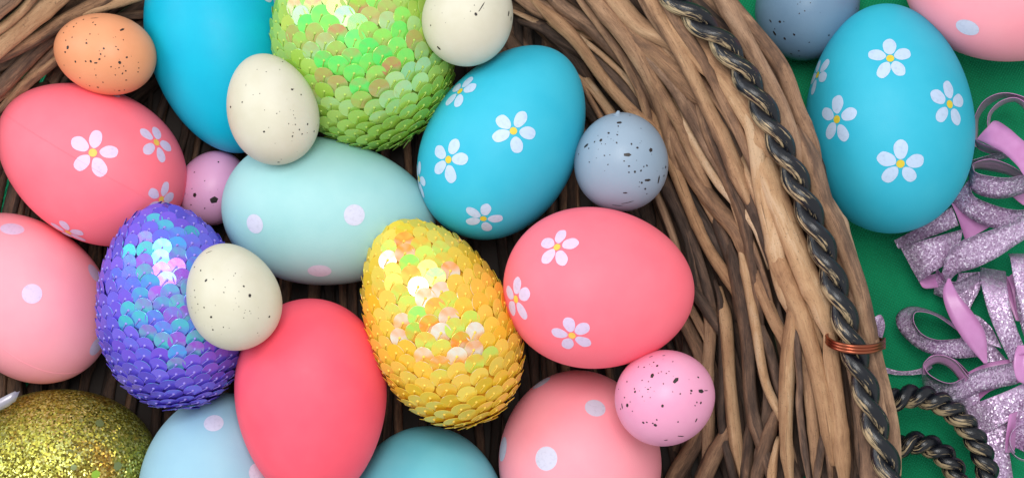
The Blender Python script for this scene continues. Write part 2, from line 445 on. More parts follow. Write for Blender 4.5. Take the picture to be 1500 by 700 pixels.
# twigs of the near wall and rim, one by one: points, width, tone, grey, height above the wall
TW = [
    # upper run behind the blue egg
    ([(790, -30), (820, 8), (870, 45), (925, 98), (960, 150), (985, 215)], 26, .42, .5, 4),
    ([(780, 0), (820, 35), (845, 60), (883, 113), (924, 160), (957, 190), (985, 240)], 22, .72, .2, 12),
    ([(770, 20), (826, 62), (880, 95), (945, 165), (965, 210)], 30, .30, .8, -2),
    ([(840, -40), (873, 0), (924, 63), (958, 126), (980, 200), (1005, 290)], 26, .52, .4, 12),
    ([(870, -30), (900, 0), (936, 38), (985, 62), (1030, 90)], 30, .62, .3, 6),
    ([(930, -40), (952, 0), (977, 47), (1009, 100), (1040, 163), (1066, 217), (1100, 300)], 27, .62, .25, 18),
    ([(945, -40), (985, 22), (1030, 79), (1080, 140), (1115, 200), (1135, 250)], 42, .68, .15, 8),
    ([(895, 10), (930, 47), (977, 88), (1021, 134), (1062, 170)], 38, .60, .2, 6),
    ([(900, 20), (940, 79), (968, 132), (996, 182), (1020, 240), (1045, 290)], 22, .66, .3, 12),
    ([(930, 50), (955, 82), (996, 132), (1040, 214), (1066, 263), (1092, 332)], 25, .46, .7, 9),
    ([(975, 100), (1010, 150), (1045, 190), (1068, 230)], 22, .40, .8, 2),
    ([(800, 70), (840, 130), (880, 180), (900, 240)], 30, .30, .6, -8),
    ([(845, 110), (865, 150), (885, 185), (925, 250)], 11, .55, .3, 2),
    ([(750, -10), (800, 15), (850, 30), (905, 55)], 30, .45, .4, 0),
    ([(760, 30), (800, 40), (835, 75), (870, 130)], 24, .33, .5, -4),
    # middle
    ([(950, 150), (971, 200), (993, 257), (1018, 319), (1040, 370), (1072, 420), (1085, 450)], 23, .70, .1, 10),
    ([(968, 150), (990, 200), (1021, 263), (1052, 305), (1085, 345), (1100, 400)], 28, .60, .3, 8),
    ([(960, 180), (985, 235), (1010, 290), (1050, 360), (1062, 400)], 20, .28, .9, 3),
    ([(1020, 130), (1040, 200), (1065, 263), (1090, 332), (1106, 420), (1115, 480)], 20, .44, .4, 12),
    ([(1040, 130), (1068, 200), (1094, 279), (1119, 341), (1147, 414), (1160, 450)], 30, .42, .7, 8),
    ([(1080, 120), (1104, 200), (1115, 279), (1134, 351), (1150, 417), (1172, 480)], 27, .78, .1, 13),
    ([(1100, 190), (1125, 257), (1150, 320), (1182, 401), (1205, 450), (1225, 510)], 36, .74, .1, 9),
    ([(945, 240), (961, 282), (983, 345), (1000, 400)], 14, .55, .7, 4),
    ([(960, 230), (980, 280), (1009, 351), (1021, 417), (1040, 480)], 20, .28, .5, 4),
    ([(1000, 310), (1020, 370), (1035, 420), (1050, 470)], 20, .35, .8, 4),
    ([(1040, 300), (1056, 340), (1076, 405), (1080, 470)], 24, .38, .7, 4),
    ([(1060, 260), (1080, 320), (1096, 370), (1108, 440)], 14, .72, .2, 11),
    # lower middle
    ([(1066, 350), (1077, 400), (1093, 494), (1102, 597), (1121, 664), (1135, 720)], 25, .40, .6, 11),
    ([(1082, 350), (1093, 400), (1108, 479), (1121, 557), (1140, 604), (1152, 636)], 16, .76, .1, 14),
    ([(1095, 360), (1108, 400), (1134, 469), (1152, 506), (1163, 560)], 22, .68, .2, 10),
    ([(1122, 340), (1146, 400), (1174, 463), (1196, 542), (1212, 617), (1222, 680)], 34, .76, .1, 14),
    ([(1158, 440), (1160, 475), (1155, 540), (1152, 617), (1157, 720)], 26, .74, .15, 17),
    ([(1052, 420), (1064, 479), (1070, 560), (1075, 617), (1086, 700)], 22, .68, .2, 8),
    ([(1046, 410), (1055, 447), (1057, 530), (1058, 617), (1072, 680), (1082, 730)], 15, .32, .5, 10),
    ([(1020, 400), (1039, 463), (1036, 551), (1036, 620), (1034, 690), (1030, 730)], 20, .58, .6, 5),
    ([(1162, 450), (1169, 500), (1173, 560), (1172, 600), (1186, 710)], 13, .42, .8, 17),
    ([(1168, 500), (1180, 540), (1189, 617), (1196, 720)], 19, .66, .3, 10),
    ([(1000, 400), (1022, 432), (1052, 479), (1066, 510)], 22, .40, .7, 8),
    ([(985, 430), (1001, 463), (1030, 526), (1040, 570)], 28, .42, .4, 2),
    ([(1212, 470), (1216, 520), (1227, 606), (1237, 720)], 32, .74, .15, 9),
    ([(1250, 540), (1254, 584), (1266, 720)], 18, .36, .5, -2),
    ([(1224, 585), (1209, 625), (1199, 680), (1196, 730)], 16, .48, .7, 9),
    ([(1146, 590), (1130, 622), (1109, 687), (1100, 730)], 24, .40, .5, 12),
    ([(1072, 620), (1053, 654), (1033, 700), (1020, 740)], 32, .45, .4, 10),
    ([(1040, 600), (1019, 649), (990, 697), (975, 740)], 32, .50, .4, 4),
    ([(1120, 540), (1126, 590), (1116, 660), (1112, 730)], 20, .34, .9, 3),
    ([(1100, 600), (1095, 660), (1090, 730)], 20, .30, .4, 2),
    ([(1140, 640), (1132, 680), (1126, 740)], 16, .72, .1, 14),
    ([(1005, 480), (1012, 560), (1010, 640), (1000, 720)], 24, .38, .5, -4),
    ([(985, 520), (1000, 600), (985, 680)], 22, .35, .5, -8),
    ([(1140, 440), (1146, 490), (1150, 545)], 14, .30, .8, 6),
    ([(1110, 460), (1128, 510), (1140, 560), (1150, 600)], 20, .42, .8, 7),
    ([(1196, 480), (1203, 530), (1210, 560)], 12, .25, .4, 4),
    ([(1162, 600), (1147, 650), (1141, 690), (1138, 745)], 28, .3, .5, -9),
    ([(1075, 560), (1082, 640), (1078, 740)], 26, .3, .5, -10),
    # rim
    ([(1035, -50), (1067, 12), (1099, 75), (1139, 151), (1163, 217), (1180, 270)], 32, .52, .7, 4),
    ([(1040, -40), (1066, -2), (1103, 45), (1144, 100), (1166, 157), (1190, 218), (1200, 260)], 24, .46, .5, 0),
    ([(1165, 185), (1184, 231), (1206, 294), (1231, 341), (1257, 417), (1272, 485), (1282, 530)], 31, .56, .6, 6),
    ([(1255, 440), (1270, 490), (1283, 540), (1300, 606), (1306, 660), (1306, 740)], 28, .60, .6, 2),
    ([(1150, 230), (1180, 300), (1202, 350), (1228, 430), (1246, 500)], 24, .50, .3, -2),
    ([(1240, 480), (1258, 540), (1276, 610), (1285, 730)], 28, .48, .5, -2),
    # far wall at the upper left
    ([(-40, 70), (0, 43), (30, 18), (56, -14), (80, -50)], 15, .66, .2, 10),
    ([(-60, 40), (-20, 20), (20, -10), (50, -40)], 30, .55, .5, 12),
    ([(-50, 108), (0, 66), (46, 30), (88, -4), (130, -40)], 30, .60, .2, 8),
    ([(-50, 105), (0, 84), (50, 58), (100, 27), (150, 0), (190, -30)], 27, .48, .2, 6),
    ([(100, 34), (128, 19), (165, 7), (210, -6), (260, -30)], 16, .66, .2, 10),
    ([(-40, 165), (0, 128), (39, 89), (78, 52), (110, 20)], 26, .46, .4, -2),
    ([(0, 160), (39, 121), (88, 84), (130, 60)], 17, .52, .3, 0),
    ([(150, 30), (190, 25), (235, 20), (290, 0)], 16, .42, .6, -6),
    ([(-30, 110), (10, 95), (30, 80), (60, 62)], 16, .32, .5, -8),
    ([(-40, 200), (0, 165), (30, 140), (70, 120)], 20, .40, .4, -8),
]


def place(pts, lift, dive=True):
    p = catmull([(x, y) for x, y in pts], 10)
    out = []; n = len(p)
    for i, (x, y) in enumerate(p):
        z = wall_z(rim_d(x, y)) + lift
        if dive:
            e = min(i, n - 1 - i) / (n - 1)
            z -= 16 * max(0, 1 - e / 0.16)
        out.append(P(x, y, z))
    z_s = np.array(out)
    k = np.array([1, 2, 3, 2, 1]) / 9.0
    zz = np.convolve(np.pad(z_s[:, 2], 2, mode='edge'), k, 'valid')
    z_s[:, 2] = zz
    return z_s


rs = random.Random(31)
for pts, wd, tone, grey, lift in TW:
    twig(place(pts, lift * 2.0 + 2), wd * .84, tone, grey * .8, thick=1.0)
    if wd > 17 and len(pts) > 3 and np.mean([rim_d(*v) for v in pts]) > 62 and rs.random() < .42:            # a slim rod laid beside it
        q = catmull(pts, 2); t_ = np.gradient(q, axis=0); t_ /= np.linalg.norm(t_, axis=1)[:, None]
        sd = rs.choice((-1, 1)) * (wd * .46 + 8)
        q = q + np.stack([t_[:, 1], -t_[:, 0]], 1) * (sd + np.linspace(-3, 5, len(q)) * rs.choice((-1, 1)))[:, None]
        twig(place([tuple(v) for v in q], lift * 2.0 + rs.uniform(-4, 9)), rs.uniform(9, 14), rs.uniform(.35, .8), .3, thick=0.95)

# the layers woven underneath, all the way round
NR = len(RIMC)
tang = np.gradient(RIMC, axis=0); tang /= np.linalg.norm(tang, axis=1)[:, None]
nin = np.stack([-tang[:, 1], tang[:, 0]], 1)
cen = np.array([570, 540.0])
sg = np.sign(((cen - RIMC) * nin).sum(1)); nin *= sg[:, None]


def ring_path(i0, n, d0, d1, lift, wave=0.0):
    pts = []
    for k in range(0, n + 1, 6):
        i = (i0 + k) % NR; f = k / n
        d = d0 + (d1 - d0) * f + wave * math.sin(f * 9 + i0)
        x, y = RIMC[i] + nin[i] * d
        pts.append(P(x, y, wall_z(d) + lift + 5 * math.sin(k * 0.09 + i0)))
    return np.array(pts)


rf = random.Random(5)
for lay, (lift, cnt) in enumerate(((-40, 104), (-66, 80))):
    for q in range(cnt):
        i0 = int((q * 0.618034 % 1) * NR); n = rf.randint(90, 150)
        d0 = 20 + ((q * 0.381966 * 1.7) % 1) * 330
        d1 = min(360, max(14, d0 + rf.uniform(-90, 90)))
        twig(ring_path(i0, n, d0, d1, lift + rf.uniform(-4, 4)), rf.uniform(15, 25) + 12 * lay, rf.uniform(.24, .5), rf.uniform(.1, .6), nseg=12, thick=.75)  # lower tones put the shade of the gaps into the bark colour
for d, i0, n in ((18, 60, 200), (40, 90, 180), (20, 240, 160), (42, 250, 180), (22, 380, 150), (44, 400, 130), (30, 150, 260)):
    twig(ring_path(i0, min(n, NR - 40), d, d + 8, 4, 4), 30, rf.uniform(.45, .65), .5)
# floor: rods side by side on a board
bx, fc = [], []
for k in range(48):
    a = k / 48 * 2 * math.pi
    bx.append((570 - 750 + 560 * math.cos(a), 350 - 560 + 600 * math.sin(a), -12)); 
for k in range(48):
    a = k / 48 * 2 * math.pi
    bx.append((570 - 750 + 560 * math.cos(a), 350 - 560 + 600 * math.sin(a), -6))
fc = [tuple(range(48))[::-1], tuple(range(48, 96))] + [(k, (k + 1) % 48, 48 + (k + 1) % 48, 48 + k) for k in range(48)]
o = mesh_obj('base_board', bx, fc, BARK, basket, BORG, smooth=False, uv=np.zeros((96, 2))); o.color = (.0, .5, 0, 1)
for x in range(-20, 1160, 21):
    hh = 600 * math.sqrt(max(0.05, 1 - ((x - 570) / 600) ** 2))
    pts = [P(x + rf.uniform(-13, 13) + (x - 570) * .18 * g, 560 + hh * g, 4 + rf.uniform(-2, 9)) for g in (-1, -.75, -.5, -.25, 0, .25, .5, .75, 1)]
    twig(catmull(pts, 8), rf.uniform(11, 18), rf.uniform(.15, .45), .2, thick=0.8, name='base_rod', nseg=8)  # tones darkened to paint in the deep shade on the floor


# ------------------------------------------------------------------ twisted handle, binding wire, curl
def metal_rope_material():
    m, nt, b = newmat('blackened_metal'); L = nt.links.new
    at = N(nt, 'ShaderNodeAttribute', attribute_name='wear')
    uv = N(nt, 'ShaderNodeUVMap')
    mp = N(nt, 'ShaderNodeMapping'); mp.inputs['Scale'].default_value = (3.5, 26, 1); L(uv.outputs[0], mp.inputs[0])
    n = N(nt, 'ShaderNodeTexNoise', i_Scale=1.0, i_Detail=5.0, i_Roughness=0.7); L(mp.outputs[0], n.inputs['Vector'])
    tc = N(nt, 'ShaderNodeTexCoord')
    n2 = N(nt, 'ShaderNodeTexNoise', i_Scale=130.0, i_Detail=3.0); L(tc.outputs['Object'], n2.inputs['Vector'])
    f = mathn(nt, 'ADD', mathn(nt, 'MULTIPLY', at.outputs['Fac'], 0.34), mathn(nt, 'ADD', mathn(nt, 'MULTIPLY', n.outputs[0], 1.6), mathn(nt, 'MULTIPLY', n2.outputs[0], 0.55)))
    r = ramp(nt, [(0.0, (0, 0, 0)), (0.84, (0, 0, 0)), (0.95, (.9, .9, .9))])
    L(mathn(nt, 'MULTIPLY', f, 0.65), r.inputs[0])
    base = mixc(nt, (0.004, 0.005, 0.009, 1), (0.56, 0.42, 0.24, 1), r.outputs[0])
    L(base, b.inputs['Base Color'])
    L(mathn(nt, 'MULTIPLY', r.outputs[0], 0.25), b.inputs['Metallic'])
    L(mathn(nt, 'MULTIPLY_ADD', r.outputs[0], 0.3), b.inputs['Roughness']); b.inputs['Roughness'].links[0].from_node.inputs[2].default_value = 0.26
    bp = N(nt, 'ShaderNodeBump', i_Strength=0.35, i_Distance=0.0005); L(n.outputs[0], bp.inputs['Height']); L(bp.outputs[0], b.inputs['Normal'])
    return m


ROPE = metal_rope_material()


def rope(path, r, pitch, parent, hand=1, ph0=0.0, nst=2, off=0.80, wear_dir=(-0.75, -0.55, 0.35)):
    p, s = resample(np.asarray(path, float), 4.0)
    t = np.gradient(p, axis=0); t /= np.linalg.norm(t, axis=1)[:, None]
    side = np.cross(t, [0, 0, 1]); side /= np.linalg.norm(side, axis=1)[:, None]
    up = np.cross(side, t)
    wd = np.array(wear_dir); wd = wd / np.linalg.norm(wd)
    out = []
    for k in range(nst):
        a = hand * s / pitch * 2 * math.pi + k * 2 * math.pi / nst + ph0
        c = p + (side * np.cos(a)[:, None] + up * np.sin(a)[:, None]) * r * off
        V, F, uv = tube(c, np.full((len(c), 2), r), 14)
        nrm = (V.reshape(len(c), 14, 3) - c[:, None]) / r
        rad = ((c - p) / (r * off))[:, None]
        wear = 0.15 * np.clip((nrm * rad).sum(-1), 0, 1) + 0.95 * np.clip((nrm * wd).sum(-1), 0, 1) ** 2
        o = mesh_obj('strand', V, F, ROPE, parent, BORG, uv=uv)
        at = o.data.attributes.new('wear', 'FLOAT', 'POINT'); at.data.foreach_set('value', wear.ravel().astype(np.float32))
        out.append(o)
    return out


HP = [(955, -45), (985, -6), (1018, 26), (1055, 60), (1086, 103), (1113, 150), (1142, 210), (1168, 268), (1192, 328), (1211, 380), (1229, 436),
      (1247, 500), (1262, 550), (1276, 600), (1288, 645), (1303, 690), (1318, 740), (1330, 790)]
hpts = catmull(HP, 8)
handle_path = np.array([P(x, y, RIM_Z + 34) for x, y in hpts])
hroot = bpy.data.objects.new('handle', None); col.objects.link(hroot); hroot.parent = basket
rope(handle_path, 11.0, 102, hroot, hand=1)
curl = [(1262, 640), (1285, 600), (1314, 584), (1347, 580), (1385, 594), (1415, 622), (1437, 660), (1447, 700), (1440, 750), (1410, 795), (1355, 810), (1300, 790),
        (1272, 735), (1282, 680), (1315, 655), (1345, 648), (1375, 660), (1396, 684), (1404, 715), (1388, 748), (1350, 760)]
cz = np.interp(np.arange(len(curl)), [0, 2, 8, 12, 20], [90, 100, 92, 70, 66])
cp = catmull([(x, y, z) for (x, y), z in zip(curl, cz)], 8)
croot = bpy.data.objects.new('handle_curl', None); col.objects.link(croot); croot.parent = basket
rope(np.array([P(*q) for q in cp]), 10.2, 50, croot, hand=1)

COPPER = flat_mat('copper_wire', (164, 92, 68), 0.3, 1.0)
pts = []
for k in range(0, 201):
    a = k / 200 * 3 * 2 * math.pi
    cx, cy = 1253 + 42 * math.cos(a), 499 + (k / 200 - .5) * 13 + 6 * math.sin(a * 1 + .4) + 7 * (math.cos(a) * 0.15)
    pts.append(P(cx, cy + 8 * max(0, math.sin(a)), RIM_Z + 14 + 40 * math.sin(a)))
V, F, uv = tube(np.array(pts), np.full((201, 2), 2.5), 8, upv=(0, 1, 0))
mesh_obj('binding_wire', V, F, COPPER, basket, BORG, uv=uv)


# ------------------------------------------------------------------ eggs
class Egg:
    def __init__(s, cx, cy, a, b, ang, z, k=0.08, tilt=0.0):
        f = (D - (z - ZR)) / D
        s.f = f; s.c = P(cx, cy, z); s.a = a * f; s.k = k
        th = np.linspace(0, np.pi, 400); s.b = b * f / (np.sin(th) * (1 - k * np.cos(th))).max()
        an, tl = math.radians(ang), math.radians(tilt)
        s.A = np.array([math.cos(an) * math.cos(tl), math.sin(an) * math.cos(tl), math.sin(tl)])
        s.B = np.array([-math.sin(an), math.cos(an), 0.0]); s.C = np.cross(s.A, s.B)
        s.bot = s.c.copy(); s.bot[2] = (s.grid(24, 24)[0][:, 2]).min()

    def r(s, ct):
        ct = np.clip(ct, -1, 1); return s.b * np.sqrt(1 - ct * ct) * (1 - s.k * ct)

    def pt(s, th, ps):
        r = s.r(np.cos(th))
        return s.c + s.a * math.cos(th) * s.A + r * (math.cos(ps) * s.B + math.sin(ps) * s.C)

    def f_(s, p):
        d = p - s.c; x = float(d @ s.A); rho = math.sqrt(max(0, float(d @ d) - x * x))
        if abs(x) >= s.a: return rho + abs(x) - s.a
        return rho - s.r(x / s.a)

    def normal(s, p):
        e = 0.4
        g = np.array([s.f_(p + e * np.eye(3)[i]) - s.f_(p - e * np.eye(3)[i]) for i in range(3)])
        return g / np.linalg.norm(g)

    def hit(s, px, py):
        """where the line of sight through a photo point meets the shell (the near side); None if it misses"""
        zs = np.linspace(s.c[2] + max(s.a, s.b) + 5, s.c[2] - 20, 160)
        last = None
        for z in zs:
            q = P(px, py, z); v = s.f_(q)
            if v < 0:
                lo, hi = (last if last is not None else z + 2), z
                for _ in range(24):
                    m = (lo + hi) / 2
                    if s.f_(P(px, py, m)) < 0: hi = m
                    else: lo = m
                return P(px, py, (lo + hi) / 2)
            last = z
        return None

    def drop(s, q, n, lift):
        """slide a point of the tangent plane along the normal onto the shell"""
        lo, hi = 8.0, -60.0
        if s.f_(q + n * lo) < 0: return q + n * lift
        for t in np.linspace(lo, hi, 60):
            if s.f_(q + n * t) < 0: hi = t; break
            lo = t
        for _ in range(14):
            m = (lo + hi) / 2
            if s.f_(q + n * m) < 0: hi = m
            else: lo = m
        return q + n * ((lo + hi) / 2 + lift)

    def grid(s, nt=72, npz=96):
        th = np.linspace(0, np.pi, nt + 1)[1:-1]; ps = np.linspace(0, 2 * np.pi, npz, endpoint=False)
        T, Q = np.meshgrid(th, ps, indexing='ij'); r = s.r(np.cos(T))
        V = s.c + (s.a * np.cos(T))[..., None] * s.A + (r * np.cos(Q))[..., None] * s.B + (r * np.sin(Q))[..., None] * s.C
        V = V.reshape(-1, 3); n = nt - 1
        V = np.vstack([V, s.c + s.a * s.A, s.c - s.a * s.A]); F = []
        for i in range(n - 1):
            for j in range(npz):
                k = (j + 1) % npz
                F.append((i * npz + j, (i + 1) * npz + j, (i + 1) * npz + k, i * npz + k))
        for j in range(npz):
            k = (j + 1) % npz
            F.append((len(V) - 2, j, k)); F.append((len(V) - 1, (n - 1) * npz + k, (n - 1) * npz + j))
        return V, F


def frame_at(e, p):
    n = e.normal(p)
    u = np.array([1.0, 0, 0]); u -= n * (u @ n); u /= np.linalg.norm(u)
    return n, u, np.cross(n, u)


def patch_geo(e, p, fr, cx, cy, rx, ry, rot, lift=0.35, rings=3, seg=20, taper=0.0, jag=None):
    n, u, v = fr
    c, s_ = math.cos(rot), math.sin(rot); V = []; F = []

    def at(x, y):
        X, Y = cx + c * x - s_ * y, cy + s_ * x + c * y
        return e.drop(p + u * X + v * Y, n, lift)
    V.append(at(0, 0))
    for i in range(1, rings + 1):
        for j in range(seg):
            a = 2 * math.pi * j / seg; q = i / rings
            if jag: q *= 1 + jag * math.sin(a * 3 + cx) * math.cos(a * 2 + cy + 1)
            V.append(at(rx * q * math.cos(a), ry * q * math.sin(a) * (1 + taper * math.cos(a))))
    for j in range(seg):
        k = (j + 1) % seg
        F.append((0, 1 + j, 1 + k))
        for i in range(rings - 1):
            F.append((1 + i * seg + j, 1 + (i + 1) * seg + j, 1 + (i + 1) * seg + k, 1 + i * seg + k))
    return V, F


def dot(e, root, px, py, rx, ry=None, mat=None, rot=0):
    p = e.hit(px, py)
    if p is None: print('miss dot', px, py); return
    V, F = patch_geo(e, p, frame_at(e, p), 0, 0, rx * e.f, (ry or rx) * e.f, math.radians(rot), seg=28)
    mesh_obj('polka_dot', V, F, mat or PRINT_WHITE, root, e.bot)


def daisy(e, root, px, py, R, rot, mc=None, mp=None):
    p = e.hit(px, py)
    if p is None: print('miss daisy', px, py); return
    rr = random.Random(int(px * 7 + py))
    fr = frame_at(e, p); R *= e.f
    V, F = patch_geo(e, p, fr, 0, 0, R * .17, R * .17, 0, lift=0.5, rings=2, seg=14)
    c = mesh_obj('daisy', V, F, mc or PRINT_YELLOW, root, e.bot)
    for k in range(5):
        a = math.radians(rot + 72 * k + rr.uniform(-8, 8)); d = R * rr.uniform(.56, .63)
        V, F = patch_geo(e, p, fr, d * math.cos(a), d * math.sin(a), R * rr.uniform(.355, .405), R * rr.uniform(.25, .295), a, seg=20, taper=rr.uniform(.04, .2), jag=rr.uniform(.02, .06))
        mesh_obj('petal', V, F, mp or PRINT_BLUE, c, e.bot)


def speckles(e, root, lst, sc, ox, oy, extra=30, seed=0, rmin=.5, rmax=1.1):
    V, F = [], []

    def addp(px, py, r, asp, rot):
        p = e.hit(px, py)
        if p is None: return
        v, f = patch_geo(e, p, frame_at(e, p), 0, 0, r * asp, r / math.sqrt(asp) if asp > 1 else r, math.radians(rot), rings=2, seg=10, lift=.3, jag=.22)
        b = len(V); V.extend(v); F.extend([tuple(i + b for i in q) for q in f])
    for t in lst:
        x, y, r = t[:3]; asp, rot = (t[3], t[4]) if len(t) > 3 else (1.15, (x * 37) % 180)
        addp(ox + x / sc, oy + y / sc, r / sc * 1.05, asp, rot)
    rr = random.Random(seed)
    cl = [(rr.uniform(-.7, .7), rr.uniform(-.7, .7)) for _ in range(5)]
    cxy = (e.c[0] / e.f + CX, CY - e.c[1] / e.f)
    for _ in range(extra):
        c = rr.choice(cl); R = e.b / e.f
        addp(cxy[0] + (c[0] + rr.gauss(0, .28)) * R, cxy[1] + (c[1] + rr.gauss(0, .28)) * R, rr.uniform(rmin, rmax) ** 1.5, 1 + rr.random() * .6, rr.uniform(0, 180))
    o = mesh_obj('speckles', V, F, INK, root, e.bot); o['kind'] = 'stuff'


def shell(e, root, mat):
    V, F = e.grid()
    return mesh_obj('shell', V, F, mat, root, e.bot)


def seam(e, root, ps, mat, r=0.42, t0=.1, t1=3.04):
    path = np.array([e.pt(t, ps) for t in np.linspace(t0, t1, 90)])
    V, F, uv = tube(path, np.full((90, 2), r), 6, upv=(0.01, 0.02, 1))
    mesh_obj('seam', V, F, mat, root, e.bot)


def egg(name, e, mat, label, cat='egg', group=None):
    root = empty(name, e.bot); tag(root, label, cat, group)
    shell(e, root, mat)
    return root


G_L = 'large painted eggs'; G_S = 'small speckled eggs'; G_Q = 'sequin covered eggs'
CORAL = egg_mat('coral_plastic', (255, 120, 136), tint=(255, 112, 129))
CORAL2 = egg_mat('coral_plastic_plain', (252, 94, 114), tint=(248, 86, 108))
PINK = egg_mat('pale_pink_plastic', (252, 162, 174), tint=(250, 154, 168))
CYAN = egg_mat('cyan_plastic', (56, 180, 206), tint=(44, 174, 202))
CYAN_D = egg_mat('deep_cyan_plastic', (0, 178, 208), tint=(0, 170, 203), rough=.5)
MINT = egg_mat('mint_plastic', (162, 207, 208), tint=(152, 201, 203))
PALEBLUE = egg_mat('pale_blue_plastic', (152, 195, 212), tint=(146, 188, 208))
TEAL = egg_mat('teal_plastic', (116, 200, 214), tint=(104, 193, 210))
CREAM = egg_mat('cream_shell', (210, 205, 187), rough=.45, tint=(198, 192, 168), bump=.1)
GREYBLUE = egg_mat('grey_blue_shell', (144, 162, 180), rough=.38, tint=(136, 155, 174), bump=.12)
SLATE = egg_mat('slate_blue_shell', (114, 142, 166), rough=.4, tint=(104, 132, 158), bump=.12)
ROSE = egg_mat('rose_shell', (232, 160, 190), rough=.34, tint=(225, 146, 181), bump=.08)
LILAC = egg_mat('lilac_shell', (218, 160, 198), rough=.36, tint=(208, 148, 190), bump=.08)
APRICOT = egg_mat('apricot_shell', (228, 154, 112), rough=.42, tint=(218, 142, 100), bump=.1)

# coral daisy egg at the left
e = Egg(133, 237, 145, 110, 150, 142, .10)
r = egg('daisy_egg', e, CORAL, 'coral pink daisy egg with a mould seam, under the orange speckled egg', group=G_L)
for d in ((136, 224, 35, 77), (229, 209, 30, 92), (236, 292, 27, 60), (100, 340, 30, 100), (160, 133, 26, 20)): daisy(e, r, *d, mp=PRINT_LILAC, mc=PRINT_ORANGE)
seam(e, r, math.pi / 2 + .02, CORAL)
# pale pink polka dot egg at the left edge
e = Egg(38, 434, 138, 107, 132, 119, .08)
r = egg('polka_dot_egg', e, PINK, 'pale pink polka dot egg touching the purple sequin egg', group=G_L)
for d in ((47, 430, 14), (139, 400, 15), (142, 507, 15), (18, 335, 17, 13)): dot(e, r, *d, mat=PRINT_LILAC)
seam(e, r, math.pi / 2 - .55, PINK)
# plain deep cyan egg
e = Egg(325, 66, 161, 107, -77, 118, .08)
r = egg('daisy_egg', e, CYAN_D, 'deep cyan egg, nearly plain, between orange speckled egg and lime sequin egg', group=G_L)
daisy(e, r, 400, -12, 30, 250)
# blue daisy egg in the middle
e = Egg(739, 207, 153, 110, 58, 203, .10)
r = egg('daisy_egg', e, CYAN, 'sky blue daisy egg in the basket, next to the grey speckled egg', group=G_L)
for d in ((752, 192, 32, 62), (657, 234, 32, 67), (708, 320, 29, 70), (674, 134, 30, 50), (614, 262, 28, 20)): daisy(e, r, *d)
# mint polka dot egg
e = Egg(482, 311, 157, 108, -6, 173, .13)
r = egg('polka_dot_egg', e, MINT, 'mint green polka dot egg lying on its side above the coral plain egg', group=G_L)
for d in ((373, 328, 14), (519, 315, 15), (468, 397, 17, 14)): dot(e, r, *d)
# coral plain egg
e = Egg(456, 588, 151, 111, -88, 235, .12)
V, F = e.grid()
tag(mesh_obj('plain_egg', V, F, CORAL2, None, e.bot), 'plain coral red egg left of the yellow sequin egg', 'egg', G_L)
# coral daisy egg at the right
e = Egg(877, 422, 140, 118, -4, 268, .08)
r = egg('daisy_egg', e, CORAL, 'coral pink daisy egg lying against the basket wall, right of the yellow sequin egg', group=G_L)
for d in ((816, 362, 31, 4), (756, 438, 34, 96), (838, 491, 31, 112)): daisy(e, r, *d, mp=PRINT_LILAC, mc=PRINT_ORANGE)
# pale pink polka dot egg at the bottom
e = Egg(849, 672, 130, 119, 95, 130, .05)
r = egg('polka_dot_egg', e, PINK, 'pale pink polka dot egg under the small rose speckled egg', group=G_L)
for d in ((872, 597, 15, 14), (800, 671, 17), (736, 657, 18), (793, 560, 15)): dot(e, r, *d)
# pale blue polka dot egg
e = Egg(316, 706, 132, 110, 80, 150, .06)
r = egg('polka_dot_egg', e, PALEBLUE, 'pale blue polka dot egg below the purple sequin egg', group=G_L)
for d in ((313, 619, 14), (377, 692, 14)): dot(e, r, *d, mat=PRINT_WHITE)
# teal egg at the bottom edge
e = Egg(624, 755, 131, 119, 88, 130, .05)
V, F = e.grid()
tag(mesh_obj('plain_egg', V, F, TEAL, None, e.bot), 'plain teal egg just below the yellow sequin egg', 'egg', G_L)
# eggs on the cloth
e = Egg(1302, 174, 168, 122, 93, 112, .09)
r = egg('daisy_egg', e, CYAN, 'large sky blue daisy egg on the green cloth outside the basket', group=G_L)
for d in ((1304, 86, 33, 88), (1391, 153, 35, 92), (1226, 175, 34, 85), (1319, 240, 35, 90), (1198, 110, 30, 70)): daisy(e, r, *d)
e = Egg(1488, -38, 163, 128, 0, 118, .05)
r = egg('polka_dot_egg', e, PINK, 'pale pink polka dot egg on the green cloth above the purple ribbon curls', group=G_L)
dot(e, r, 1417, 41, 17, 14); seam(e, r, math.pi / 2 - .75, PINK)

# small speckled eggs
e = Egg(154, 79, 75, 59, 168, 195, .05)
r = egg('speckled_egg', e, APRICOT, 'small orange speckled egg resting on the coral daisy egg', group=G_S)
speckles(e, r, [(435, 305, 10), (418, 335, 6), (473, 174, 5), (408, 212, 4), (490, 152, 4), (463, 241, 4), (577, 220, 4), (554, 278, 6), (665, 312, 6), (645, 348, 5), (638, 381, 6),
                (549, 394, 5), (582, 394, 7), (615, 405, 6, 1.8, 5), (784, 192, 9, 1.9, 48), (767, 401, 9), (813, 369, 6), (608, 118, 5, 5, 2), (422, 260, 4), (806, 455, 5), (889, 437, 4),
                (884, 462, 4), (627, 560, 6), (765, 581, 6), (615, 483, 4), (660, 528, 4), (575, 551, 4), (484, 396, 6), (513, 500, 4), (712, 429, 4), (430, 171, 4), (808, 514, 4)],
         4.376, 0, 0, 36, 1)
e = Egg(398, 160, 83, 66, 108, 276, .10)
r = egg('speckled_egg', e, CREAM, 'small cream speckled egg on top of the mint and deep cyan eggs', group=G_S)
speckles(e, r, [(74, 386, 2.6), (156, 263, 3), (201, 364, 2.6), (177, 380, 2), (185, 393, 2), (157, 399, 2), (116, 475, 3), (220, 385, 2.4), (182, 278, 2), (128, 182, 2), (10, 300, 2), (165, 365, 1.6), (-24, 314, 3)],
         2, 350, 0, 34, 2, .4, .8)
e = Egg(686, 24, 74, 66, 70, 269, .06)
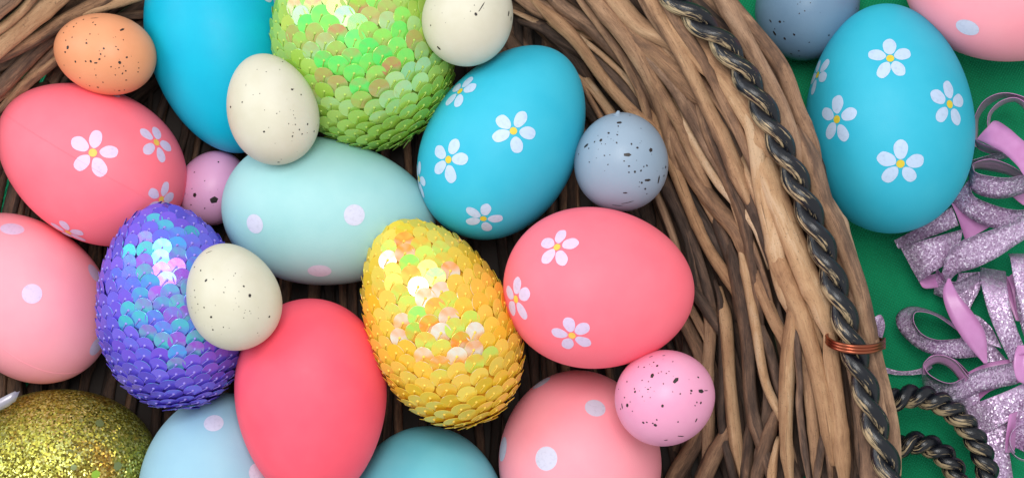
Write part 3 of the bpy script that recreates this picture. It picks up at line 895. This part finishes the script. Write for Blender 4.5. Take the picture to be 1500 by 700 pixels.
r = egg('speckled_egg', e, CREAM, 'small cream egg with few specks between the lime sequin egg and blue daisy egg', group=G_S)
speckles(e, r, [(712, 20, 3.0, 5.5, 58), (694, 42, 4), (586, 142, 4.5, 1.5, -30), (790, 40, 4, 2, 70), (797, 55, 3, 2, 80), (562, 75, 2)], 2, 350, 0, 14, 3, .4, .8)
e = Egg(910, 237, 73, 69, 90, 235, .05, tilt=25)
r = egg('speckled_egg', e, GREYBLUE, 'small grey speckled egg with a nub on top, against the basket wall', group=G_S)
speckles(e, r, [(415, 360, 5, 1.4, 0), (318, 427, 5, 1.8, 10), (361, 411, 4), (439, 454, 6, 1.7, 0), (507, 440, 5.5), (383, 390, 3), (467, 433, 3), (450, 422, 2.5), (498, 528, 5, 2, -10), (530, 525, 5, 2.4, 80),
                (480, 535, 3), (490, 553, 3), (440, 593, 3, 6, 15), (410, 602, 3, 5, 0), (460, 503, 3), (478, 500, 2.5), (495, 485, 2.5), (443, 487, 2.5), (432, 565, 3, 2, 0), (550, 490, 4), (545, 515, 3), (325, 435, 2)],
         2, 700, 0, 40, 4)
nb = [P(905 + (i - 2) * .4, 171 - i * 1.7, 260) for i in range(6)]
V, F, uv = tube(np.array(nb), np.array([[8, 8], [5.5, 5.5], [4, 4], [3.2, 3.2], [2.6, 2.6], [1.2, 1.2]]), 10)
mesh_obj('nub', V, F, GREYBLUE, r, e.bot)
e = Egg(312, 275, 56, 50, 60, 95, .05)
r = egg('speckled_egg', e, LILAC, 'small lilac pink speckled egg half hidden behind the mint egg', group=G_S)
speckles(e, r, [(628, 586, 10), (571, 571, 5.5), (640, 475, 2.5), (570, 505, 2), (600, 530, 1.5), (560, 600, 2), (600, 610, 2)], 2, 0, 0, 16, 5, .4, .8)
e = Egg(341, 434, 80, 68, 112, 333, .10)
r = egg('speckled_egg', e, CREAM, 'small cream speckled egg on top of the purple sequin egg', group=G_S)
speckles(e, r, [(604, 121, 3.4, 1.3, 40), (732, 165, 4), (613, 38, 2, 4.5, 5), (570, 82, 2.2), (588, 92, 2.2), (714, 138, 2.4), (619, 228, 3), (598, 200, 2), (789, 227, 2.8), (624, 265, 2.2), (570, 150, 1.6), (580, 190, 1.6), (572, 170, 1.6)],
         2, 0, 350, 34, 6, .4, .8)
e = Egg(974, 582, 74, 70, 20, 290, .03, tilt=20)
r = egg('speckled_egg', e, ROSE, 'small rose pink egg with black splashes beside the basket wall', group=G_S)
speckles(e, r, [(157, 142, 12, 1.6, 48), (22, 115, 10, 1.3, 70), (300, 205, 12, 1.5, 0), (328, 201, 4, 4, 8), (282, 125, 5), (243, 201, 6), (241, 216, 4), (181, 219, 4), (80, 287, 7), (275, 267, 4), (298, 270, 6),
                (38, 396, 8), (24, 386, 4), (185, 460, 6, 3.4, -28), (168, 378, 4), (272, 368, 6, 2, 65), (100, 482, 5, 2, 20), (47, 366, 4), (50, 60, 6), (30, 40, 4), (15, 8, 4, 2.5, 10), (88, 2, 4, 2, 10),
                (-120, 284, 9), (-150, 290, 6, 2.5, -70), (-76, 207, 6), (-80, 190, 4), (-136, 240, 4), (-30, 382, 6), (-10, 380, 4), (-25, 68, 4), (0, 150, 3)],
         3.888, 950, 520, 36, 7)
e = Egg(1184, 8, 82, 74, 60, 60, .05)
r = egg('speckled_egg', e, SLATE, 'small slate blue speckled egg on the cloth behind the basket rim', group=G_S)
speckles(e, r, [(389, 102, 6), (365, 157, 8, 1.6, -40), (412, 180, 6), (346, 100, 5, 1.8, -40), (456, 162, 5), (443, 252, 5), (478, 238, 4), (617, 165, 4), (505, 52, 3), (745, 40, 3)], 3.18, 1020, 0, 16, 8)


# ------------------------------------------------------------------ sequin eggs
def sequin_mesh(name, mat, thread, R=17.0):
    V, F, mi = [], [], []
    seg = 26
    prof = [(1.8, 0.1), (R - .35, .1), (R, -.1), (R - .2, -.5), (1.8, -.45)]       # flat disc with a hole and a thin rim
    for r_, z in prof:
        for j in range(seg):
            a = 2 * math.pi * j / seg; V.append((r_ * math.cos(a), r_ * math.sin(a), z))
    n = len(prof)
    for i in range(n):
        for j in range(seg):
            k = (j + 1) % seg; i2 = (i + 1) % n
            F.append((i * seg + j, i2 * seg + j, i2 * seg + k, i * seg + k)); mi.append(0)
    # stitch: a knot over the hole and the thread running to the edge
    b = len(V)
    for i in range(4):
        for j in range(8):
            a = 2 * math.pi * j / 8; t = i / 3 * math.pi / 2
            V.append((2.1 * math.cos(t) * math.cos(a), 2.1 * math.cos(t) * math.sin(a), .1 + 1.5 * math.sin(t)))
    for i in range(3):
        for j in range(8):
            k = (j + 1) % 8; F.append((b + i * 8 + j, b + i * 8 + k, b + (i + 1) * 8 + k, b + (i + 1) * 8 + j)); mi.append(1)
    b = len(V)
    for i in range(4):
        x, y, z = -i * 2.6, -i * 2.2, 1.2 - .25 * i
        for dx, dz in ((-.55, 0), (.55, 0), (0, .75)): V.append((x + dx * .6, y - dx, z + dz))
    for i in range(3):
        for j in range(3):
            k = (j + 1) % 3; F.append((b + i * 3 + j, b + i * 3 + k, b + (i + 1) * 3 + k, b + (i + 1) * 3 + j)); mi.append(1)
    me = bpy.data.meshes.new(name)
    me.from_pydata([tuple(c * S for c in v) for v in V], [], F)
    me.materials.append(mat); me.materials.append(thread)
    me.polygons.foreach_set('material_index', mi)
    me.polygons.foreach_set('use_smooth', [m_ == 1 for m_ in mi])
    return me


def sequin_egg(e, mat, thread, core, label, top_sign, seed, k_=1.0):
    """top_sign +1: the upper end is the narrow one (theta = 0)"""
    root = empty('sequin_egg', e.bot); tag(root, label, 'egg', G_Q)
    V, F = e.grid(36, 48); mesh_obj('core', V, F, core, root, e.bot)
    me = sequin_mesh('sequin', mat, thread, 15.2 * k_ * e.f)
    rr = random.Random(seed); cnt = 0
    th = np.linspace(0.02, math.pi - .02, 400)
    pts = np.array([e.pt(t, 0.0) for t in th]); sl = np.r_[0, np.cumsum(np.linalg.norm(np.diff(pts, axis=0), axis=1))]
    rows = int(sl[-1] / (18.4 * k_ * e.f))
    cam_p = np.array([0, 0, ZR + D])
    for k in range(rows + 1):
        t = float(np.interp((k + .2) / (rows + .4) * sl[-1], sl, th))
        rad = float(e.r(math.cos(t))); n = max(1, int(2 * math.pi * rad / (24.6 * k_ * e.f)))
        for j in range(n):
            ps = 2 * math.pi * (j + (k % 2) * .5) / n + rr.uniform(-.03, .03)
            tt = t + rr.uniform(-.015, .015)
            p = e.pt(tt, ps); nr = e.normal(p)
            view = cam_p - p; view /= np.linalg.norm(view)
            if nr @ view < -0.16: continue
            m = (e.pt(tt - .02, ps) - e.pt(tt + .02, ps)) * top_sign
            m -= nr * (m @ nr); m /= np.linalg.norm(m)
            ta = math.radians(13 + rr.gauss(0, 2.5)); tb = math.radians(rr.gauss(0, 3.0))
            e1 = np.cross(m, nr)
            e2 = m * math.cos(ta) + nr * math.sin(ta); n2 = nr * math.cos(ta) - m * math.sin(ta)
            e1b = e1 * math.cos(tb) + n2 * math.sin(tb); n3 = np.cross(e1b, e2)
            o = bpy.data.objects.new('sequin', me); col.objects.link(o); o.parent = root
            M = Matrix.Identity(4)
            q = (p + nr * 4.2 - e.bot) * S
            for i in range(3):
                M[i][0], M[i][1], M[i][2], M[i][3] = e1b[i], e2[i], n3[i], q[i]
            o.matrix_local = M; cnt += 1
    print(label, 'sequins', cnt)


LIME = sequin_material('lime_sequin', (168, 218, 66), (206, 238, 110),
                       [(0.0, lin(60, 250, 90)), (0.05, lin(120, 250, 50)), (0.09, lin(214, 110, 110)), (0.13, lin(40, 250, 120)), (0.18, lin(150, 245, 110)), (0.23, lin(205, 130, 120)), (0.28, lin(170, 235, 215)), (0.4, lin(190, 225, 120)), (1.0, lin(160, 200, 90))], 0.22, 0.1)
YELLOW = sequin_material('yellow_sequin', (255, 224, 40), (255, 240, 104),
                         [(0.0, lin(255, 140, 60)), (0.05, lin(90, 250, 110)), (0.09, lin(255, 120, 40)), (0.13, lin(235, 245, 255)), (0.17, lin(255, 150, 60)), (0.21, lin(170, 245, 110)), (0.26, lin(255, 165, 70)), (0.4, lin(255, 205, 110)), (1.0, lin(255, 215, 90))], 0.2, 0.1)
PURPLE = sequin_material('purple_sequin', (108, 86, 226), (134, 112, 240),
                         [(0.0, lin(40, 235, 210)), (0.05, lin(150, 70, 230)), (0.09, lin(60, 190, 250)), (0.14, lin(175, 80, 215)), (0.19, lin(50, 235, 200)), (0.24, lin(90, 140, 250)), (0.3, lin(150, 90, 235)), (0.42, lin(120, 120, 245)), (1.0, lin(120, 100, 240))], 0.24, 0.15)
sequin_egg(Egg(530, 73, 146, 121, 120, 185, .03), LIME, flat_mat('lime_thread', (170, 200, 90), .3), flat_mat('lime_core', (120, 150, 50), .6),
           'lime green iridescent sequin egg at the top edge', 1, 21)
sequin_egg(Egg(252, 450, 145, 104, 98, 225, .10), PURPLE, flat_mat('violet_thread', (150, 135, 225), .3), flat_mat('violet_core', (70, 55, 160), .6),
           'purple iridescent sequin egg under a small cream egg', 1, 22, .9)
sequin_egg(Egg(644, 473, 154, 102, 114.5, 245, .11), YELLOW, flat_mat('yellow_thread', (245, 205, 80), .3), flat_mat('yellow_core', (220, 160, 30), .6),
           'yellow iridescent sequin egg in the middle of the basket', 1, 23)


# ------------------------------------------------------------------ gold green glitter egg
def gold_glitter():
    m, nt, r, tc = glitter_mat('gold_green_glitter', [(0, lin(96, 86, 26)), (.35, lin(148, 138, 46)), (.7, lin(186, 184, 76)), (1, lin(235, 238, 150))], 2.5, .34, .95, .7)
    L = nt.links.new
    n = N(nt, 'ShaderNodeTexNoise', i_Scale=62.0, i_Detail=3.0); L(tc.outputs['Object'], n.inputs['Vector'])
    rr = ramp(nt, [(.52, (0, 0, 0)), (.68, (1, 1, 1))]); L(n.outputs[0], rr.inputs[0])
    L(mixc(nt, r.outputs[0], lin(160, 98, 30), mathn(nt, 'MULTIPLY', rr.outputs[0], .6)), nt.nodes['Principled BSDF'].inputs['Base Color'])
    return m


e = Egg(86, 679, 143, 109, 5, 116, .03)
GOLD = gold_glitter()
r = egg('glitter_egg', e, GOLD, 'gold green glitter egg in the bottom left corner', group=G_L)
FLECK = flat_mat('green_fleck', (150, 190, 60), .3, .3); FLECK2 = flat_mat('grey_fleck', (120, 130, 80), .4, .3)
for (x, y, rr_, mm) in ((146, 620, 7, FLECK2), (172, 682, 7, FLECK2), (140, 694, 7, FLECK), (108, 684, 5, FLECK2)):
    p = e.hit(x, y); V, F = patch_geo(e, p, frame_at(e, p), 0, 0, rr_, rr_ * .9, .4, seg=6, lift=1.2)
    mesh_obj('fleck', V, F, mm, r, e.bot)
hp = [P(-40, 612, 205), P(-15, 600, 214), P(8, 588, 212), P(26, 580, 206)]
hv = []
for i, q in enumerate(catmull(hp, 4)):
    wv = np.array([5.5, 11, 3]) * (1 if i < 11 else .7); hv += [q + wv, q - wv, q + wv + [0, 0, 1.2], q - wv + [0, 0, 1.2]]
F = []
nq = len(hv) // 4
for i in range(nq - 1):
    a, b = i * 4, i * 4 + 4
    F += [(a, b, b + 1, a + 1), (a + 2, a + 3, b + 3, b + 2), (a, a + 2, b + 2, b), (a + 1, b + 1, b + 3, a + 3)]
F += [(0, 1, 3, 2), ((nq - 1) * 4, (nq - 1) * 4 + 2, (nq - 1) * 4 + 3, (nq - 1) * 4 + 1)]
mesh_obj('hanging_loop', hv, F, flat_mat('silver_ribbon', (170, 165, 175), .35, .4), r, e.bot)


# ------------------------------------------------------------------ purple ribbons
def strip(name, A, B, parent, org, top='glitter', n=10, across=4, flip=False):
    """ribbon between two edge curves, given as (photo x, photo y, height)"""
    a = np.array([P(*q) for q in catmull(A, n)]); b = np.array([P(*q) for q in catmull(B, n)])
    return strip3(name, a, b, parent, org, top, across)


def strip3(name, a, b, parent, org, top='glitter', across=4):
    m = len(a); w = np.linspace(0, 1, across + 1)
    G = a[:, None] * (1 - w)[None, :, None] + b[:, None] * w[None, :, None]
    du = np.gradient(G, axis=0); dv = np.gradient(G, axis=1)
    nn = np.cross(du, dv); nn /= np.linalg.norm(nn, axis=2)[..., None] + 1e-9
    G2 = G + nn * 0.9
    c = across + 1
    V = np.vstack([G.reshape(-1, 3), G2.reshape(-1, 3)]); K = m * c
    F, mi = [], []
    for i in range(m - 1):
        for j in range(across):
            q = (i * c + j, i * c + j + 1, (i + 1) * c + j + 1, (i + 1) * c + j)
            F.append(q); mi.append(1); F.append(tuple(K + x for x in q[::-1])); mi.append(0)
        for j in (0, across):
            q = (i * c + j, (i + 1) * c + j, K + (i + 1) * c + j, K + i * c + j); F.append(q); mi.append(0)
    mats = [RIB_GLIT, RIB_SATIN] if top == 'glitter' else [RIB_SATIN, RIB_GLIT]
    return mesh_obj(name, V, F, None, parent, org, mats=mats, midx=mi)


def corkscrew(name, c0, c1, R0, R1, turns, width, ph, parent, org, hand=1):
    """curled ribbon: a flat strip wound round an axis, glitter outside"""
    a0, a1 = P(*c0), P(*c1); ax = a1 - a0; L_ = np.linalg.norm(ax); ax /= L_
    u = np.cross(ax, [0.3, 0.2, 1]); u /= np.linalg.norm(u); v = np.cross(ax, u)
    n = int(turns * 36); A, B = [], []
    for i in range(n + 1):
        f = i / n; t = hand * f * turns * 2 * math.pi + ph; R = R0 + (R1 - R0) * f
        c = a0 + ax * L_ * f + R * (u * math.cos(t) + v * math.sin(t))
        A.append(c - ax * width / 2); B.append(c + ax * width / 2)
    return strip3(name, np.array(A), np.array(B), parent, org, 'glitter' if hand > 0 else 'satin')


org = P(1450, 300, -10)
cr = empty('curling_ribbon', org); tag(cr, 'lilac glitter ribbon in loose corkscrew curls beside the large blue egg', 'ribbon', 'purple ribbons')
def ribbon(E1, E2, top, parent, name='ribbon_curl'):
    a = np.array([P(*q) for q in catmull(E1, 10)]); b = np.array([P(*q) for q in catmull(E2, 10)])
    nz = np.cross(np.gradient(a, axis=0), b - a)[:, 2].mean()
    if nz < 0: a, b = b, a
    return strip3(name, a, b, parent, org, top)


# standing coils at the top, then the band sweeping down and back
ribbon([(1424, 214, 40), (1426, 190, 56), (1428, 170, 70), (1442, 147, 82), (1468, 136, 92), (1500, 142, 96), (1540, 165, 96)],
       [(1430, 216, 8), (1432, 192, 16), (1434, 172, 24), (1449, 153, 30), (1475, 143, 40), (1502, 160, 52), (1540, 196, 60)], 'satin', cr)
ribbon([(1448, 192, 66), (1446, 178, 76), (1450, 163, 84), (1466, 148, 92), (1488, 143, 98), (1506, 156, 100), (1514, 185, 100)],
       [(1450, 192, 30), (1450, 178, 36), (1454, 165, 42), (1469, 153, 46), (1487, 149, 50), (1500, 160, 54), (1506, 186, 56)], 'satin', cr)
ribbon([(1431, 203, 96), (1445, 188, 112), (1458, 177, 120), (1478, 188, 122), (1500, 207, 116), (1540, 234, 100)],
       [(1433, 205, 94), (1450, 213, 108), (1470, 224, 112), (1490, 243, 110), (1502, 260, 104), (1535, 296, 90)], 'satin', cr)
ribbon([(1424, 186, 70), (1428, 203, 76), (1440, 211, 82), (1466, 221, 86)], [(1425, 198, 30), (1432, 217, 30), (1446, 224, 34), (1470, 230, 40)], 'glitter', cr)
ribbon([(1419, 236, 60), (1450, 227, 66), (1482, 219, 62)], [(1420, 244, 40), (1454, 237, 44), (1486, 228, 44)], 'glitter', cr)
ribbon([(1424, 246, 84), (1428, 238, 92), (1452, 233, 96), (1480, 242, 92), (1505, 258, 84)], [(1426, 250, 60), (1430, 247, 50), (1452, 250, 44), (1478, 256, 44), (1505, 268, 44)], 'satin', cr)
ribbon([(1425, 240, 94), (1429, 252, 104), (1450, 258, 108), (1480, 260, 106), (1525, 250, 92)], [(1419, 256, 62), (1424, 278, 70), (1448, 289, 76), (1478, 289, 74), (1525, 274, 62)], 'glitter', cr)
ribbon([(1420, 262, 66), (1426, 286, 74), (1452, 299, 78), (1485, 307, 76), (1530, 306, 60)], [(1396, 296, 50), (1414, 314, 56), (1440, 329, 58), (1472, 334, 56), (1530, 320, 40)], 'glitter', cr)
ribbon([(1480, 286, 40), (1498, 300, 40), (1530, 318, 40)], [(1484, 270, 30), (1505, 284, 30), (1535, 296, 30)], 'satin', cr)
ribbon([(1393, 297, 54), (1403, 320, 46), (1414, 352, 34)], [(1402, 301, 44), (1426, 318, 40), (1450, 332, 34)], 'satin', cr)
ribbon([(1380, 398, 66), (1388, 372, 94), (1410, 352, 106), (1460, 334, 108), (1500, 319, 102), (1545, 303, 92)],
       [(1388, 416, 40), (1402, 400, 66), (1428, 392, 82), (1460, 377, 92), (1500, 351, 92), (1545, 330, 84)], 'glitter', cr)
ribbon([(1319, 362, 58), (1345, 354, 78), (1380, 344, 84), (1410, 336, 70)], [(1347, 413, 44), (1361, 402, 64), (1387, 385, 72), (1404, 366, 64)], 'glitter', cr)
ribbon([(1333, 390, 30), (1346, 412, 40), (1354, 422, 36), (1374, 421, 20)], [(1352, 388, 10), (1362, 402, 16), (1376, 400, 14), (1386, 400, 10)], 'satin', cr)
ribbon([(1310, 352, 30), (1338, 337, 52), (1365, 322, 60), (1394, 303, 50)], [(1316, 364, 30), (1345, 353, 44), (1375, 342, 50), (1404, 330, 44)], 'glitter', cr)
ribbon([(1372, 392, 30), (1385, 408, 40), (1402, 412, 42), (1432, 398, 34)], [(1368, 430, 10), (1384, 436, 16), (1408, 434, 18), (1436, 424, 12)], 'glitter', cr)

org = P(1490, 530, -10)
bw = empty('ribbon_bow', org); tag(bw, 'lilac glitter gift bow of ribbon loops on the green cloth', 'bow', 'purple ribbons')
# satin leaf turned over
strip('ribbon_loop', [(1388, 408, 66), (1381, 430, 78), (1390, 462, 84), (1412, 498, 84), (1441, 532, 70)],
      [(1391, 408, 64), (1404, 432, 84), (1424, 456, 92), (1443, 488, 88), (1446, 531, 66)], bw, org, top='satin')
# strands towards the centre
strip('ribbon_loop', [(1436, 392, 10), (1437, 414, 58), (1447, 455, 70), (1463, 495, 66), (1480, 530, 52)],
      [(1473, 398, 8), (1475, 420, 56), (1480, 450, 70), (1489, 480, 66), (1500, 508, 52)], bw, org)
strip('ribbon_loop', [(1476, 372, 30), (1480, 380, 64), (1485, 410, 76), (1494, 450, 74), (1505, 500, 60)],
      [(1520, 372, 28), (1522, 382, 60), (1525, 410, 72), (1528, 450, 70), (1530, 500, 60)], bw, org)
# left loop
strip('ribbon_loop', [(1436, 522, 34), (1398, 524, 40), (1352, 514, 44), (1320, 488, 42), (1313, 462, 34), (1335, 448, 26), (1372, 458, 20), (1405, 478, 14)],
      [(1432, 492, 36), (1405, 496, 46), (1373, 498, 58), (1350, 489, 66), (1338, 470, 66), (1343, 456, 62), (1372, 462, 52), (1412, 490, 40)], bw, org, top='satin')
# lower left loop
strip('ribbon_loop', [(1490, 562, 40), (1440, 573, 46), (1396, 590, 36), (1358, 578, 22), (1350, 545, 14), (1356, 528, 10), (1385, 530, 8), (1414, 556, 6)],
      [(1486, 530, 44), (1432, 542, 62), (1395, 561, 74), (1366, 552, 78), (1354, 536, 74), (1366, 520, 66), (1398, 526, 54), (1422, 548, 36)], bw, org, top='satin')
strip('ribbon_loop', [(1398, 590, 22), (1400, 560, 22), (1440, 534, 30), (1490, 524, 38)],
      [(1420, 600, 20), (1428, 592, 22), (1452, 572, 30), (1494, 560, 38)], bw, org)
# lower right strands
strip('ribbon_loop', [(1515, 553, 52), (1480, 570, 56), (1445, 584, 50), (1415, 596, 30)],
      [(1520, 600, 50), (1486, 612, 52), (1455, 628, 46), (1432, 640, 26)], bw, org)
strip('ribbon_loop', [(1432, 592, 28), (1428, 622, 34), (1432, 660, 36), (1428, 712, 30)],
      [(1482, 592, 30), (1474, 630, 38), (1478, 660, 40), (1486, 712, 34)], bw, org)
strip('ribbon_loop', [(1402, 592, 26), (1414, 582, 40), (1432, 570, 44)], [(1410, 604, 20), (1424, 598, 34), (1436, 590, 40)], bw, org, top='satin')
corkscrew('ribbon_curl', (1504, 650, 20), (1506, 646, 74), 26, 26, 1.2, 34, 1.0, bw, org)
strip('ribbon_loop', [(1478, 606, 70), (1473, 640, 64), (1472, 662, 56)], [(1500, 598, 40), (1494, 630, 30), (1484, 662, 20)], bw, org, top='satin')
strip('ribbon_tail', [(1276, 468, 30), (1290, 461, 30), (1296, 476, 26), (1292, 494, 20)], [(1270, 500, 26), (1278, 492, 20), (1282, 484, 14), (1280, 500, 8)], bw, org, top='satin')
strip('ribbon_tail', [(1290, 536, 0), (1320, 544, 2), (1348, 540, 6), (1362, 530, 12)], [(1290, 545, -4), (1320, 549, -4), (1350, 547, 0), (1366, 538, 4)], bw, org, top='satin')
strip('ribbon_loop', [(1452, 478, 36), (1432, 462, 30), (1408, 455, 20)], [(1468, 510, 30), (1440, 500, 22), (1408, 482, 14)], bw, org)
strip('ribbon_loop', [(1474, 405, 24), (1482, 425, 40), (1490, 470, 40)], [(1500, 410, 20), (1508, 430, 34), (1508, 470, 36)], bw, org, top='satin')
strip('ribbon_loop', [(1500, 395, 40), (1488, 420, 50), (1490, 455, 48), (1502, 500, 44)], [(1540, 400, 40), (1530, 425, 46), (1526, 460, 44), (1524, 500, 44)], bw, org)
strip('ribbon_loop', [(1404, 400, 24), (1398, 425, 24), (1392, 455, 20), (1396, 480, 12)], [(1440, 398, 20), (1434, 425, 22), (1420, 455, 18), (1420, 490, 10)], bw, org)
strip('ribbon_loop', [(1520, 560, 58), (1500, 590, 60), (1486, 622, 48), (1480, 650, 26)], [(1545, 580, 58), (1530, 612, 58), (1516, 640, 44), (1506, 664, 22)], bw, org)
ribbon([(1352, 548, 70), (1354, 530, 82), (1372, 519, 88), (1398, 527, 84), (1420, 553, 74)], [(1358, 548, 50), (1359, 538, 54), (1375, 531, 56), (1394, 541, 56), (1410, 563, 52)], 'satin', bw, 'ribbon_loop')
ribbon([(1490, 506, 84), (1486, 520, 94), (1485, 540, 96), (1490, 556, 92), (1502, 563, 84)], [(1506, 506, 84), (1502, 520, 90), (1500, 536, 92), (1503, 548, 90), (1514, 552, 84)], 'satin', bw, 'ribbon_loop')
ribbon([(1420, 470, 20), (1450, 500, 24), (1478, 530, 26)], [(1404, 500, 14), (1436, 526, 18), (1470, 552, 20)], 'glitter', bw, 'ribbon_loop')
ribbon([(1466, 415, 20), (1476, 440, 34), (1488, 470, 40)], [(1484, 400, 10), (1500, 425, 20), (1508, 455, 28)], 'satin', bw, 'ribbon_loop')
# rolled centre
corkscrew('ribbon_curl', (1500, 532, 60), (1501, 534, 92), 15, 18, 1.6, 22, 2.0, bw, org, hand=-1)
